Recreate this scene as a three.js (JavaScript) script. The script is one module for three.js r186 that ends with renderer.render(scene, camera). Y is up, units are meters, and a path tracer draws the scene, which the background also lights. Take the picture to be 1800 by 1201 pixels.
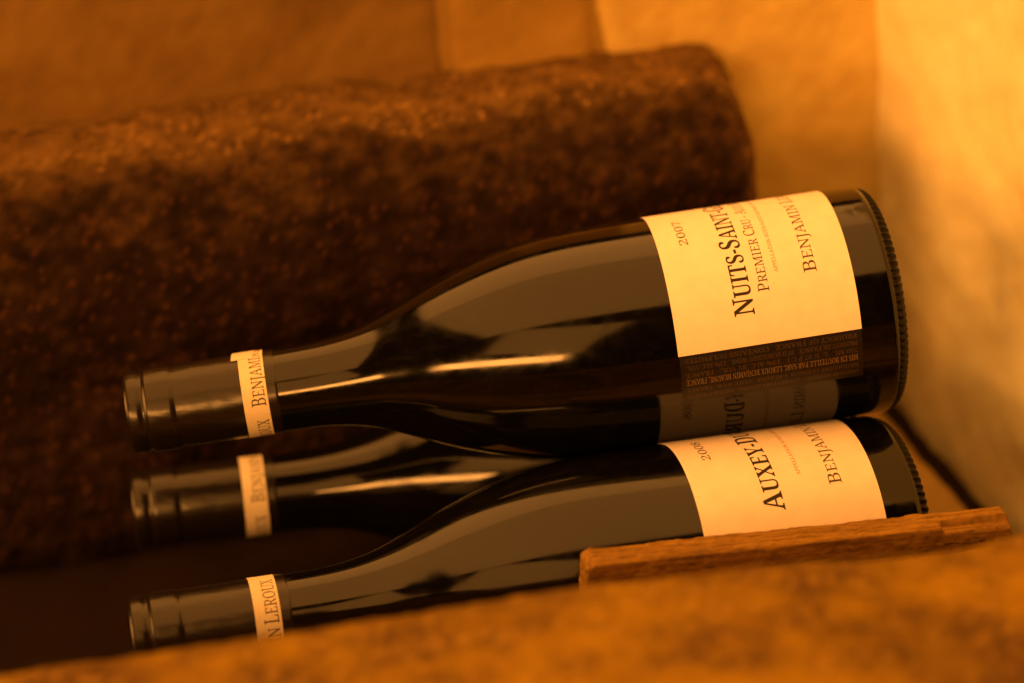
import * as THREE from 'three';
import { mergeGeometries, mergeVertices } from 'three/addons/utils/BufferGeometryUtils.js';
import { RectAreaLightUniformsLib } from 'three/addons/lights/RectAreaLightUniformsLib.js';
import { createNoise3D } from 'simplex-noise';

// ---------------------------------------------------------------- camera, light, exposure (lengths below are millimetres, mm() turns them into metres)
const MM = 0.001, mm = (...a) => a.map((v) => v * MM);
const scene = new THREE.Scene();
scene.background = new THREE.Color(0, 0, 0);
const camera = new THREE.PerspectiveCamera(17.037, 1024 / 683, 0.05, 20);
{
  const right = new THREE.Vector3(0.986782, -0.087224, 0.136575), up = new THREE.Vector3(0.140365, 0.881228, -0.451369), back = new THREE.Vector3().crossVectors(right, up);
  camera.position.set(...mm(-157.33, 384.77, 723.06));
  camera.quaternion.setFromRotationMatrix(new THREE.Matrix4().makeBasis(right, up, back));
}
camera.focus = 0.788;
camera.userData.fStop = 3.6;
const renderer = new THREE.WebGLRenderer({ antialias: true });
renderer.setSize(1024, 683);
renderer.toneMapping = THREE.LinearToneMapping;
renderer.toneMappingExposure = 1;
renderer.shadowMap.enabled = true;
RectAreaLightUniformsLib.init();

const WARM = new THREE.Color().setRGB(1, 0.365, 0.062);
// unseen area lights; panels are added to give vault glow and wall light: [label, centre, width, height, point that they face, radiance]
const AREA_LIGHTS = [
  ['wide warm lamp panel hanging above and in front of the bottles', [-75, 830, 200], 1230, 880, [-75, 0, 200], 2.35],
  ['wide warm lamp panel hanging above and behind the bottles', [-25, 845, -600], 1350, 740, [-25, 0, -600], 3.5],
  ['tilted warm light panel added at the left above the camera for the glass reflections', [-330, 600, 797], 620, 430, [-330, 360, 387], 1.95, 22],
  ['low wide bright floodlight standing in front of the bottles at the left', [-520, 315, 880], 680, 105, [-60, 0, 30], 38],
  ['large warm floodlight standing far left of the bottles, facing the right wall', [-1150, 360, 120], 760, 620, [83, 0, 0], 8.6],
];

// ---------------------------------------------------------------- helpers
function rng(seed) {
  let s = seed >>> 0;
  return () => { s = (s + 0x6d2b79f5) >>> 0; let t = s; t = Math.imul(t ^ (t >>> 15), t | 1); t ^= t + Math.imul(t ^ (t >>> 7), t | 61); return ((t ^ (t >>> 14)) >>> 0) / 4294967296; };
}
const { clamp, smoothstep, lerp, degToRad } = THREE.MathUtils;
const N1 = createNoise3D(rng(11)), N2 = createNoise3D(rng(29));
const fbm = (x, y, z, oct = 4, n = N1) => { let s = 0, a = 0.5, f = 1; for (let i = 0; i < oct; i++) { s += a * n(x * f, y * f, z * f); a *= 0.5; f *= 2.03; } return s; };
const used = new Map();
function numbered(name) { const n = used.get(name) ?? 0; used.set(name, n + 1); return n ? `${name}_${String(n).padStart(3, '0')}` : name; }
function thing(name, label, category, position, group) {
  const o = new THREE.Group(); o.name = numbered(name); scene.add(o); o.position.set(...mm(...position));
  o.userData = { label, category }; if (group) o.userData.group = group;
  return o;
}
function part(name, geometry, material, parent) {
  const m = new THREE.Mesh(geometry, material); m.name = name; m.castShadow = m.receiveShadow = true; parent.add(m);
  return m;
}
// a rough block: box of [w, h, d] mm with rounded, uneven edges; color(x, y, z, nx, ny, nz) gives linear rgb in block coordinates
function roughBlock([w, h, d], { bevel = 6, cell = 3, amp = 2, scale = 40, fine = 0.5, seed = 0, color, warp }) {
  const seg = (l) => Math.max(2, Math.round(l / cell));
  let g = new THREE.BoxGeometry(w, h, d, seg(w), seg(h), seg(d));
  g.deleteAttribute('uv'); g.deleteAttribute('normal');
  g = mergeVertices(g, 1e-3);
  const p = g.attributes.position, hx = w / 2 - bevel, hy = h / 2 - bevel, hz = d / 2 - bevel, q = new THREE.Vector3(), c = new THREE.Vector3(), n = new THREE.Vector3();
  const col = new Float32Array(p.count * 3);
  for (let i = 0; i < p.count; i++) {
    q.fromBufferAttribute(p, i);
    c.set(clamp(q.x, -hx, hx), clamp(q.y, -hy, hy), clamp(q.z, -hz, hz));
    n.copy(q).sub(c).normalize();
    q.copy(c).addScaledVector(n, bevel);
    const k = 1 / scale, o = seed * 17.3;
    q.addScaledVector(n, amp * fbm(q.x * k + o, q.y * k, q.z * k, 4) + fine * fbm(q.x * 0.16 + o, q.y * 0.16, q.z * 0.16, 3, N2));
    if (warp) warp(q, n);
    p.setXYZ(i, q.x * MM, q.y * MM, q.z * MM);
    const rgb = color(q.x + seed * 331, q.y, q.z, n, q);
    col[i * 3] = rgb[0]; col[i * 3 + 1] = rgb[1]; col[i * 3 + 2] = rgb[2];
  }
  g.setAttribute('color', new THREE.BufferAttribute(col, 3));
  g.computeVertexNormals();
  return g;
}
const mix3 = (a, b, t) => a.map((v, i) => lerp(v, b[i], clamp(t, 0, 1)));
const stoneMat = new THREE.MeshPhysicalMaterial({ vertexColors: true, roughness: 0.95, specularIntensity: 0.2, name: 'rough stone' });

// ---------------------------------------------------------------- setting: floor, back wall, right wall
const paleStone = (seed, base = [0.56, 0.42, 0.2], dark = [0.33, 0.2, 0.06]) => (x, y, z) => {
  const a = fbm(x * 0.012 + seed, y * 0.018, z * 0.012, 4), b = fbm(x * 0.09, y * 0.09 + seed, z * 0.09, 3, N2);
  return mix3(base, dark, 0.35 + 0.75 * a + 0.3 * b);
};
{
  // floor of worn flagstones
  const floor = new THREE.Group(); floor.name = 'floor'; floor.userData.kind = 'structure'; scene.add(floor);
  const flags = [[-260, -26, 250, 330, [0.016, 0.008, 0.004], [0.007, 0.004, 0.002]], [-17, -31, 211, 330, [0.5, 0.36, 0.12], [0.3, 0.18, 0.05]]];  // left flagstone near black: shade of the bottle channel put into its colour
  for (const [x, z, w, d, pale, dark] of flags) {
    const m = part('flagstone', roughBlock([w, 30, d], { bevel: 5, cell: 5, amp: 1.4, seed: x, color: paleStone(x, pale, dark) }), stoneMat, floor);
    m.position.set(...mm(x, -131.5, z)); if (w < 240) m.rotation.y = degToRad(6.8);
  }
  const gapShade = part('gap_dirt', roughBlock([26, 8, 300], { bevel: 3, cell: 4, amp: 1.5, seed: 4, color: () => [0.02, 0.012, 0.006] }), stoneMat, floor);   // added near-black strip: shade painted into the open joint along the right wall
  gapShade.position.set(...mm(96, -129, -31)); gapShade.rotation.y = degToRad(6.8);
}
{
  const wall = new THREE.Group(); wall.name = 'back_wall'; wall.userData.kind = 'structure'; scene.add(wall);
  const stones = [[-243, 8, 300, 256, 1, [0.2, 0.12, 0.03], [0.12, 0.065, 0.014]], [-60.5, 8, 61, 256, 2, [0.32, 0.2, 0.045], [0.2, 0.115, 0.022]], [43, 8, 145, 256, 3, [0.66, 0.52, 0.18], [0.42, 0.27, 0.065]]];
  for (const [x, y, w, h, s, pale, dark] of stones) {
    const m = part('stone', roughBlock([w, h, 60], { bevel: 7, cell: 3, amp: 2.4, scale: 60, seed: s, color: paleStone(s + 3, pale, dark) }), stoneMat, wall);
    m.position.set(...mm(x, y, -180.5));
  }
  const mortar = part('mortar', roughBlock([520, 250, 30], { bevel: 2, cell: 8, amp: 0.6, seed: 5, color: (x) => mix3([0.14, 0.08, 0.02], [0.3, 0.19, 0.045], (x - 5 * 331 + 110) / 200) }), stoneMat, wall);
  mortar.position.set(...mm(-145, 8, -168));
}
{
  const wall = new THREE.Group(); wall.name = 'right_wall'; wall.userData.kind = 'structure'; scene.add(wall);
  wall.position.set(...mm(86, 0, -151)); wall.rotation.y = degToRad(6.8);
  const tone = [0.9, 0.88, 0.6], low = [0.82, 0.72, 0.4];
  for (const [y, h, s] of [[40, 420, 1]]) {
    const m = part('stone', roughBlock([60, h, 340], { bevel: 6, cell: 4, amp: 2.4, scale: 55, seed: 20 + s, color: paleStone(s + 9, tone, low) }), stoneMat, wall);
    m.position.set(...mm(31, y, 158));
  }
  const mortar = part('mortar', roughBlock([40, 296, 330], { bevel: 2, cell: 8, amp: 0.6, seed: 8, color: () => [0.5, 0.33, 0.12] }), stoneMat, wall);
  mortar.position.set(...mm(25, 8, 158));
}

// ---------------------------------------------------------------- dark block behind the bottles, front ledge, wedge of wood
{
  const o = thing('stone_block', 'large dark mouldy stone block with rounded end lying behind the bottles, shade painted into its front', 'stone block', [-190, -116, -111]);
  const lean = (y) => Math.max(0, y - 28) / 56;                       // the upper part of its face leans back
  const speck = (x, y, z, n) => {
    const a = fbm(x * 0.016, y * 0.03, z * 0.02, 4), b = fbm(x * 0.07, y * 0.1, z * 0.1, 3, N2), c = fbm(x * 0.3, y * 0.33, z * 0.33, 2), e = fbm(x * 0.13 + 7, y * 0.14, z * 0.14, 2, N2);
    const front = n.z / Math.hypot(1, lean(y)), mouldShade = smoothstep(front + 0.13 * a + 0.2 * b, 0.12, 1.0);      // upright faces near black: mouldy stone with deep shade painted into the colour
    const rgb = mix3(mix3([0.16, 0.092, 0.024], [0.075, 0.04, 0.011], 0.45 + 0.35 * a + 0.7 * b), mix3([0.019, 0.0085, 0.004], [0.007, 0.0032, 0.0018], 0.5 + 0.3 * a + 0.8 * b), mouldShade);
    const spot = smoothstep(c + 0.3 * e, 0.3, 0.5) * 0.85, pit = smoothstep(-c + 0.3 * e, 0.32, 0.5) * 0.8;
    return mix3(mix3(rgb, mouldShade > 0.55 ? [0.065, 0.027, 0.011] : [0.3, 0.17, 0.045], spot), [0.012, 0.006, 0.003], pit);
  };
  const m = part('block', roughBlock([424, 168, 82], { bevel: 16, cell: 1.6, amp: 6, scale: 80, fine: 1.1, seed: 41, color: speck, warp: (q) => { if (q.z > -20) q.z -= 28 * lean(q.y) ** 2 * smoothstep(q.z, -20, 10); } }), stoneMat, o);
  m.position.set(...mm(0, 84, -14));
}
{
  const o = thing('stone_ledge', 'rough orange stone ledge in the foreground in front of the lowest bottle', 'stone ledge', [-150, -150, 246]);
  const tone = (x, y, z) => {
    const a = fbm(x * 0.011 + 4, y * 0.02, z * 0.016, 4), b = fbm(x * 0.05, y * 0.05, z * 0.06, 3, N2), c = fbm(x * 0.16, y * 0.16, z * 0.16, 2);
    let rgb = mix3([0.25, 0.15, 0.008], [0.08, 0.044, 0.013], 0.42 + 1.1 * a + 0.6 * b);
    return mix3(rgb, [0.36, 0.22, 0.035], smoothstep(c + 0.4 * b, 0.2, 0.5) * 0.45);
  };
  const m = part('ledge_stone', roughBlock([486, 162, 152], { bevel: 6, cell: 1.8, amp: 2.4, scale: 60, fine: 0.7, seed: 57, color: tone, warp: (q) => { if (q.y > 0) q.y -= 6.5 * Math.exp(-(((q.x - 160) / 42) ** 2)) * (q.y / 81); } }), stoneMat, o);
  m.position.set(...mm(0, 81, 0));
  const step = part('ledge_step', roughBlock([470, 105, 72], { bevel: 4, cell: 3, amp: 1.2, scale: 46, fine: 0.6, seed: 58, color: tone }), stoneMat, o);
  step.position.set(...mm(0, 53, -110));
}
{
  // wedge between the lowest bottle and the ledge: runs from its left end down to the right
  const a = new THREE.Vector3(-83.5, -29.3, 90), b = new THREE.Vector3(63.5, -43, 81), len = a.distanceTo(b);
  const o = thing('wooden_slat', 'thin brown wooden slat wedged between the lowest bottle and the stone ledge', 'slat', [-10, -36.2, 85.5]);
  o.rotation.order = 'YXZ'; o.rotation.y = Math.atan2(a.z - b.z, b.x - a.x); o.rotation.z = Math.atan2(b.y - a.y, Math.hypot(b.x - a.x, b.z - a.z));
  const grain = (x, y, z) => {
    const g = fbm(x * 0.02, y * 0.9, z * 0.9, 4), f = fbm(x * 0.1, y * 2.2, z * 2.2, 3, N2), k = fbm(x * 0.03 + 9, y * 0.05, z * 0.05, 2);
    return mix3([0.33, 0.19, 0.035], [0.1, 0.05, 0.013], 0.35 + 0.8 * g + 0.5 * f + 0.3 * k);
  };
  const m = part('slat', roughBlock([len, 17, 11], { bevel: 0.8, cell: 0.6, amp: 0.8, scale: 30, fine: 0.35, seed: 63, color: grain, warp: (q) => {
    if (q.y < -1 && q.z < 0) q.z += 0.35 * (-1 - q.y);                                             // its back is cut away over the bottle's side
    if (q.x < -len / 2 + 3) q.y -= 0.5 * (-len / 2 + 3 - q.x) * (q.y > 0 ? 1 : 0);
    if (q.y > 4 && q.x > len / 2 - 25 && q.z > 0.5) q.y -= 2.2 * smoothstep(q.z, 0.5, 1.5) * smoothstep(q.x, len / 2 - 25, len / 2 - 24);   // a splinter is broken off its right end
  } }), stoneMat, o);
  m.position.set(...mm(0, -8.5, 5.5));
}

// ---------------------------------------------------------------- bottles
const R = 41.5, LEN = 274.6;                        // body radius and bottle length; u runs from the capsule's end (0) to the base
const glassMat = new THREE.MeshPhysicalMaterial({ color: new THREE.Color().setRGB(0.0035, 0.002, 0.0012), roughness: 0.045, ior: 1.52, specularIntensity: 0.9, name: 'dark bottle glass' });
const capsuleMat = new THREE.MeshPhysicalMaterial({ color: new THREE.Color().setRGB(0.008, 0.0055, 0.004), roughness: 0.27, ior: 1.52, specularIntensity: 0.9, name: 'black capsule foil' });
const ringMat = new THREE.MeshPhysicalMaterial({ color: new THREE.Color().setRGB(0.003, 0.002, 0.0012), roughness: 0.35, ior: 1.52, specularIntensity: 0.35, name: 'knurled glass' });
// surface of revolution along x: profile [[u, r], ...]; knurl(u, angle) adds to the radius; x = u - LEN
function tile(n, draw, srgb) {
  const d = new Uint8Array(n * n * 4);
  for (let y = 0; y < n; y++) for (let x = 0; x < n; x++) { const a = (x / n) * 2 * Math.PI, b = (y / n) * 2 * Math.PI, v = draw(Math.cos(a), Math.sin(a), Math.cos(b), Math.sin(b)); for (let c = 0; c < 3; c++) d[(y * n + x) * 4 + c] = clamp(v[c] * 255, 0, 255); d[(y * n + x) * 4 + 3] = 255; }
  const t = new THREE.DataTexture(d, n, n); t.wrapS = t.wrapT = THREE.RepeatWrapping; t.magFilter = THREE.LinearFilter; if (srgb) t.colorSpace = THREE.SRGBColorSpace; t.needsUpdate = true;
  return t;
}
const R4 = rng(5);
const dustMap = tile(512, (a, b, c, d) => { const w = fbm(a * 2 + c, b * 2 - d, c + d * 2, 4), k = smoothstep(w, 0.05, 0.6), s = R4() < 0.0016 + 0.004 * k ? 0.35 * R4() : 0, v = 0.03 + 0.02 * k + 0.7 * s; return [v, v * 0.86, v * 0.7]; }, true);
const glossMap = tile(256, (a, b, c, d) => { const v = 0.55 + 0.3 * fbm(a * 1.7 + d, b * 1.7 + c, c * 1.7 - d, 4); return [v, v, v]; });
glassMat.color.setRGB(1, 1, 1); glassMat.map = dustMap; glassMat.roughness = 0.2; glassMat.roughnessMap = glossMap;
function turned(profile, nt = 160, add) {
  const pos = [], idx = [], uv = [];
  profile.forEach(([u, r]) => { for (let j = 0; j < nt; j++) { const t = (j / nt) * 2 * Math.PI, rr = r + (add ? add(u, t, r) : 0); uv.push(Math.abs(1 - (2 * j) / nt) * 1.4, u / 95); pos.push((u - LEN) * MM, rr * Math.sin(t) * MM, rr * Math.cos(t) * MM); } });
  for (let i = 0; i + 1 < profile.length; i++) for (let j = 0; j < nt; j++) { const k = (j + 1) % nt, a = i * nt + j, b = i * nt + k, c = a + nt, d = b + nt; idx.push(a, b, c, b, d, c); }
  const g = new THREE.BufferGeometry(); g.setAttribute('position', new THREE.Float32BufferAttribute(pos, 3)); g.setAttribute('uv', new THREE.Float32BufferAttribute(uv, 2)); g.setIndex(idx); g.computeVertexNormals();
  return g;
}
// smooth profile through points: monotone samples of a centripetal curve
function curve(points, n) { const c = new THREE.CatmullRomCurve3(points.map(([u, r]) => new THREE.Vector3(u, r, 0)), false, 'centripetal'); return c.getPoints(n).map((p) => [p.x, p.y]); }
const KNURLS = 90;
function glassBody() {
  const body = curve([[18, 14.5], [40, 14.7], [56, 14.95], [70, 15.6], [80, 17.1], [88, 19.3], [98, 23.3], [108, 27.7], [118, 31.6], [130, 35.5], [143, 38.6], [157, 40.5], [172, 41.3], [190, R], [215, R], [240, R], [258, R], [268.6, R]], 150);
  const heel = []; for (let a = 1; a <= 10; a++) { const t = (a / 10) * 1.3; heel.push([268.6 + 2.2 * Math.sin(t), R - 1.4 * (1 - Math.cos(t))]); }
  const g = turned([[18, 0.5], ...body, ...heel], 192, (u, t) => 0.05 * smoothstep(u, 256, 266) * fbm(Math.sin(t) * 6, Math.cos(t) * 6, u * 0.25, 2));
  return g;
}
function baseRing() {
  const rim = []; for (let a = 0; a <= 14; a++) { const t = a / 14; rim.push([270.4 + 4.2 * Math.sin(t * 1.5), 40.3 - 3.8 * t ** 1.9]); }
  return turned([[269.6, 39.6], ...rim, [274, 33], [272, 26], [266, 17], [260, 6], [259.5, 0.05]], KNURLS * 8, (u, t, r) => (u > 270.3 && r > 35 ? 0.55 * Math.sin(t * KNURLS) * smoothstep(u, 270.3, 271.8) : 0));
}
function capsule(seed) {
  const p = [[0.35, 0.05], [0.35, 9], [0, 10], [0, 13.2], [0.5, 14.2], [1.5, 14.7], [4, 14.85], [5, 14.75], [5.5, 14.4], [6.4, 14.25], [7.1, 14.4], [7.5, 14.9], [8.2, 15.15], [15.6, 15.2], [16.6, 15.1], [17.2, 14.7], [18, 14.55], [19.2, 14.75], [22, 14.85], [36, 14.95], [52, 15.1], [53.9, 15.15], [54, 14.8]];
  const g = [];
  p.forEach(([u, r], i) => { if (i) { const [a, b] = p[i - 1], n = Math.max(1, Math.ceil((u - a) / 1.6)); for (let k = 0; k < n; k++) g.push([a + ((u - a) * k) / n, b + ((r - b) * k) / n]); } });
  g.push(p[p.length - 1]);
  return turned(g, 160, (u, t, r) => (r > 12 ? 0.09 * fbm(Math.sin(t) * 3 + seed, Math.cos(t) * 3, u * 0.09, 3) + 0.035 * fbm(Math.sin(t) * 12 + seed, Math.cos(t) * 12, u * 0.5, 2, N2) - 0.1 * smoothstep(-Math.abs(u - 29 - 3 * Math.sin(t * 2 + seed)), -0.8, 0) * smoothstep(Math.sin(t * 3 + seed), 0.4, 0.9) : 0));
}
// paper bent round the bottle: u0..u1 along the bottle, angles in degrees (0 faces forward, 90 up); uv (0,0) at (lowest angle, u1)
function wrap(r, u0, u1, a0, a1, thick = 0.14, skew = 0) {
  const nu = 6, na = Math.ceil((a1 - a0) * 1.2), pos = [], uv = [], idx = [];
  for (const lift of [thick, -0.04]) for (let i = 0; i <= nu; i++) for (let j = 0; j <= na; j++) {
    const t = degToRad(lerp(a0, a1, j / na)), u = lerp(u0, u1, i / nu) + skew * (j / na - 0.5), rr = (typeof r === 'function' ? r(u) : r) + lift;
    pos.push((u - LEN) * MM, rr * Math.sin(t) * MM, rr * Math.cos(t) * MM); uv.push(j / na, 1 - i / nu);
  }
  const W = na + 1, S = (nu + 1) * W, quad = (a, b, c, d) => idx.push(a, b, c, b, d, c);
  for (let i = 0; i < nu; i++) for (let j = 0; j < na; j++) { const a = i * W + j; quad(a, a + 1, a + W, a + W + 1); quad(S + a + 1, S + a, S + a + W + 1, S + a + W); }
  const edge = (list) => { for (let k = 0; k + 1 < list.length; k++) quad(list[k], S + list[k], list[k + 1], S + list[k + 1]); };
  edge([...Array(W).keys()].reverse()); edge([...Array(W).keys()].map((j) => nu * W + j)); edge([...Array(nu + 1).keys()].map((i) => i * W)); edge([...Array(nu + 1).keys()].map((i) => i * W + na).reverse());
  const g = new THREE.BufferGeometry(); g.setAttribute('position', new THREE.Float32BufferAttribute(pos, 3)); g.setAttribute('uv', new THREE.Float32BufferAttribute(uv, 2)); g.setIndex(idx);
  const flat = g.toNonIndexed(); flat.computeVertexNormals();
  // smooth normals on the outer face only
  const n = flat.attributes.normal, p = flat.attributes.position;
  for (let i = 0; i < n.count; i++) { const rad = new THREE.Vector3(0, p.getY(i), p.getZ(i)).normalize(), m = new THREE.Vector3().fromBufferAttribute(n, i); if (m.dot(rad) > 0.7) n.setXYZ(i, rad.x, rad.y, rad.z); }
  return flat;
}
const INK = '#1d120c';
function paperTexture(w, h, k, draw, paper = [237, 226, 224]) {
  const c = document.createElement('canvas'); c.width = Math.round(w * k); c.height = Math.round(h * k);
  const g = c.getContext('2d'); g.fillStyle = `rgb(${paper.join(',')})`; g.fillRect(0, 0, c.width, c.height);
  g.save(); g.scale(k, k); draw(g); g.restore();
  const im = g.getImageData(0, 0, c.width, c.height), r = rng(Math.round(w * 77));
  for (let y = 0; y < c.height; y++) for (let x = 0; x < c.width; x++) { const i = (y * c.width + x) * 4, v = (r() - 0.5) * 7 + 7 * fbm(x * 0.01, y * 0.01, 3, 4); for (let q = 0; q < 3; q++) im.data[i + q] = clamp(im.data[i + q] + v, 0, 255); }
  g.putImageData(im, 0, 0);
  const t = new THREE.CanvasTexture(c); t.colorSpace = THREE.SRGBColorSpace; t.anisotropy = 8; t.magFilter = THREE.LinearFilter;
  return t;
}
// small capitals: runs of [text, cap height in mm]; squeezed to `width` mm and centred on cx, baseline y
const CAP = 0.714;
function smallCaps(g, runs, cx, y, width, color, weight = 'normal') {
  g.fillStyle = color; g.textBaseline = 'alphabetic'; g.textAlign = 'left';
  const font = (s) => `${weight} ${(s / CAP) * 10}px serif`;
  let total = 0; for (const [t, s] of runs) { g.font = font(s); total += g.measureText(t).width / 10; }
  g.save(); g.translate(cx - width / 2, y); g.scale(width / total / 10, 0.1);
  let x = 0; for (const [t, s] of runs) { g.font = font(s); g.fillText(t, x, 0); x += g.measureText(t).width; }
  g.restore();
}
const LU0 = 192.3, LU1 = 257.2, HALF = 73.5, ARC = degToRad(2 * HALF) * R;
const deg = (d) => degToRad(d) * R;              // degrees of turn to mm on the label
function frontLabel(title) {
  return paperTexture(ARC, LU1 - LU0, 11, (g) => {
    const cx = ARC / 2, y = (u) => u - LU0;
    smallCaps(g, [[title.year[0], 2.9], [title.year[1], 2.9], [title.year[2], 2.9], [title.year[3], 2.9]], cx - deg(6.5), y(203.3), deg(22), '#2a1a10');
    smallCaps(g, title.name, cx, y(title.u), deg(title.span), INK, 'bold');
    g.strokeStyle = INK;
    if (title.cru) smallCaps(g, title.cru, cx, y(227.2), deg(98), '#33241a');
    smallCaps(g, [['APPELLATION ' + title.origin + ' CONTRÔLÉE', 1.25]], cx, y(231.6), deg(title.appellation), '#8a3f1f');
    smallCaps(g, [['B', 4.5], ['ENJAMIN ', 3.7], ['L', 4.5], ['EROUX', 3.7]], cx, y(244.9), deg(86), '#43331f');
  });
}
const paperMat = (map) => new THREE.MeshStandardMaterial({ map, roughness: 0.72, name: 'label paper' });
const labelGeo = wrap(R, LU0, LU1, -HALF, HALF);
const printTex = paperTexture(LU1 - LU0, 18.2, 16, (g) => {
  const lines = [['CONTAINS SULPHITES - CONTIENT DES SULFITES - ENTHALT SULFITE', 1.4], ['NEGOCIANT ELEVEUR A BEAUNE - COTE D\'OR - FRANCE', 1.4], ['MIS EN BOUTEILLE PAR SARL LEROUX BENJAMIN BEAUNE, FRANCE', 2.1], ['750 ML   L. N 07 P C 1   13% ALC. BY VOL.   FRANCE', 1.7], ['PRODUIT DE FRANCE   RED BURGUNDY WINE   13% ALC./VOL.', 1.7], ['PRODUCT OF FRANCE   CONTAINS SULPHITES', 1.7]];
  let y = 2.4;
  lines.forEach(([t, s], i) => { smallCaps(g, [[t, s]], (LU1 - LU0) / 2, y + s * 0.5, (LU1 - LU0) * 0.95, i === 2 ? '#7d6648' : '#4c3b2b', 'normal'); y += i === 1 ? 3.1 : 2.7; });
}, [17, 11, 7]);
const bandTex = paperTexture(2 * Math.PI * 15.2, 8.8, 20, (g) => {
  const c = 2 * Math.PI * 15.2;
  for (const k of [0, 1]) smallCaps(g, [['B', 5], ['ENJAMIN ', 4.1], ['L', 5], ['EROUX', 4.1]], c * (0.25 + 0.5 * k), 7.9, c * 0.445, '#33241a');
}, [212, 203, 186]);
bandTex.wrapS = THREE.RepeatWrapping;
const bandMat = paperMat(bandTex);
const glassGeo = glassBody(), ringGeo = baseRing(), bandGeo = wrap(15.12, 41.4, 50.2, 0, 360, 0.14), flapGeo = wrap(15.3, 39.6, 47.4, 84, 150, 0.16, 1.2), printGeo = wrap(R, LU0 + 0.3, LU1 - 0.2, 0, 25, 0.03);
{ // the small print runs along the bottle, upside down
  const uv = printGeo.attributes.uv; for (let i = 0; i < uv.count; i++) { const a = uv.getX(i), b = uv.getY(i); uv.setXY(i, b, 1 - a); }
}
const printMat = new THREE.MeshStandardMaterial({ map: printTex, roughness: 0.4, name: 'dark back label' });
const blank = paperMat(paperTexture(20, 8, 8, () => {}, [212, 203, 186]));

// position: world place of the bottle's axis at u = 230; yaw and pitch of the axis; where the label's middle and the band's print sit round the bottle
function bottle(label, at, yaw, pitch, map, mid, bandTurn, flap) {
  const e = new THREE.Euler(0, yaw, pitch, 'YXZ'), off = new THREE.Vector3(LEN - 230, 0, 0).applyEuler(e);
  const o = thing('wine_bottle', label, 'wine bottle', [at[0] + off.x, at[1] + off.y, at[2] + off.z], 'wine bottles stacked in the stone bin');
  o.rotation.copy(e);
  part('glass', glassGeo, glassMat, o); part('base_ring', ringGeo, ringMat, o); part('capsule', capsule(at[2] * 1.3), capsuleMat, o);
  const l = part('front_label', labelGeo, paperMat(map), o); l.rotation.x = -degToRad(mid);
  const s = part('back_label', printGeo, printMat, o); s.rotation.x = -degToRad(mid - HALF - 25.3);
  const b = part('neck_band', bandGeo, bandMat, o); b.rotation.x = -degToRad(bandTurn);
  if (flap) part('band_end', flapGeo, blank, b).rotation.x = degToRad(bandTurn);
  return o;
}
const texA = frontLabel({ year: '2007', u: 220.8, span: 118, name: [['N', 7.2], ['UITS-', 6.1], ['S', 7.2], ['AINT-', 6.1], ['G', 7.2], ['EORGES', 6.1]], cru: [['P', 3.9], ['REMIER ', 3.2], ['C', 3.9], ['RU - ', 3.2], ['A', 3.9], ['UX ', 3.2], ['B', 3.9], ['OUDOTS', 3.2]], origin: 'NUITS-SAINT-GEORGES 1ER CRU', appellation: 80 });
const texC = frontLabel({ year: '2008', u: 222.6, span: 104, name: [['A', 7.2], ['UXEY-', 6.1], ['D', 7.2], ['URESSES', 6.1]], origin: 'AUXEY-DURESSES', appellation: 70 });
bottle('dark wine bottle on top of the pile with a cream label dated 2007', [0, 0, 0], 0, 0.01357, texA, 88, 0, true);
bottle('dark wine bottle at the back under the top bottle, only neck and shoulder showing', [-8.59, -73.51, -38.53], 0.044, -0.06, texC, 120, 11, false);
bottle('dark wine bottle at the front with cream label dated 2008 half behind a wooden slat', [-8.08, -66.64, 49.48], 0.1019, -0.0716, texC, 101.5, -74, false);

// ---------------------------------------------------------------- unseen lights: added panels and a floodlight
for (const [label, at, w, h, towards, radiance, roll = 0] of AREA_LIGHTS) {
  const o = thing('lamp', label, 'lamp', at);  // all but the low floodlight are added light panels
  o.lookAt(...mm(...towards)); o.rotateZ(degToRad(roll));                              // +z of the lamp faces the scene
  const rim = 4, t = 24, shell = (bw, bh, bd, x, y, z) => new THREE.BoxGeometry(...mm(bw, bh, bd)).translate(...mm(x, y, z));
  part('housing', mergeGeometries([shell(w + 2 * rim, h + 2 * rim, 6, 0, 0, -t), shell(w + 2 * rim, rim, t, 0, h / 2 + rim / 2, -t / 2 + 4), shell(w + 2 * rim, rim, t, 0, -h / 2 - rim / 2, -t / 2 + 4), shell(rim, h, t, w / 2 + rim / 2, 0, -t / 2 + 4), shell(rim, h, t, -w / 2 - rim / 2, 0, -t / 2 + 4)]), new THREE.MeshStandardMaterial({ color: 0x1a1613, roughness: 0.6 }), o);
  part('diffuser', new THREE.BoxGeometry(...mm(w, h, 4)).translate(0, 0, -8 * MM), new THREE.MeshStandardMaterial({ color: 0xb0a898, emissive: WARM, emissiveIntensity: 0.15, roughness: 0.8 }), o);
  const light = new THREE.RectAreaLight(WARM, radiance, w * MM, h * MM);
  light.name = 'lamp_light'; light.position.copy(o.position); light.lookAt(...mm(...towards)); light.rotateZ(-degToRad(roll));
  // a RectAreaLight shines along its -z; lookAt on a light turns -z to the target
  scene.add(light);
}
renderer.render(scene, camera);
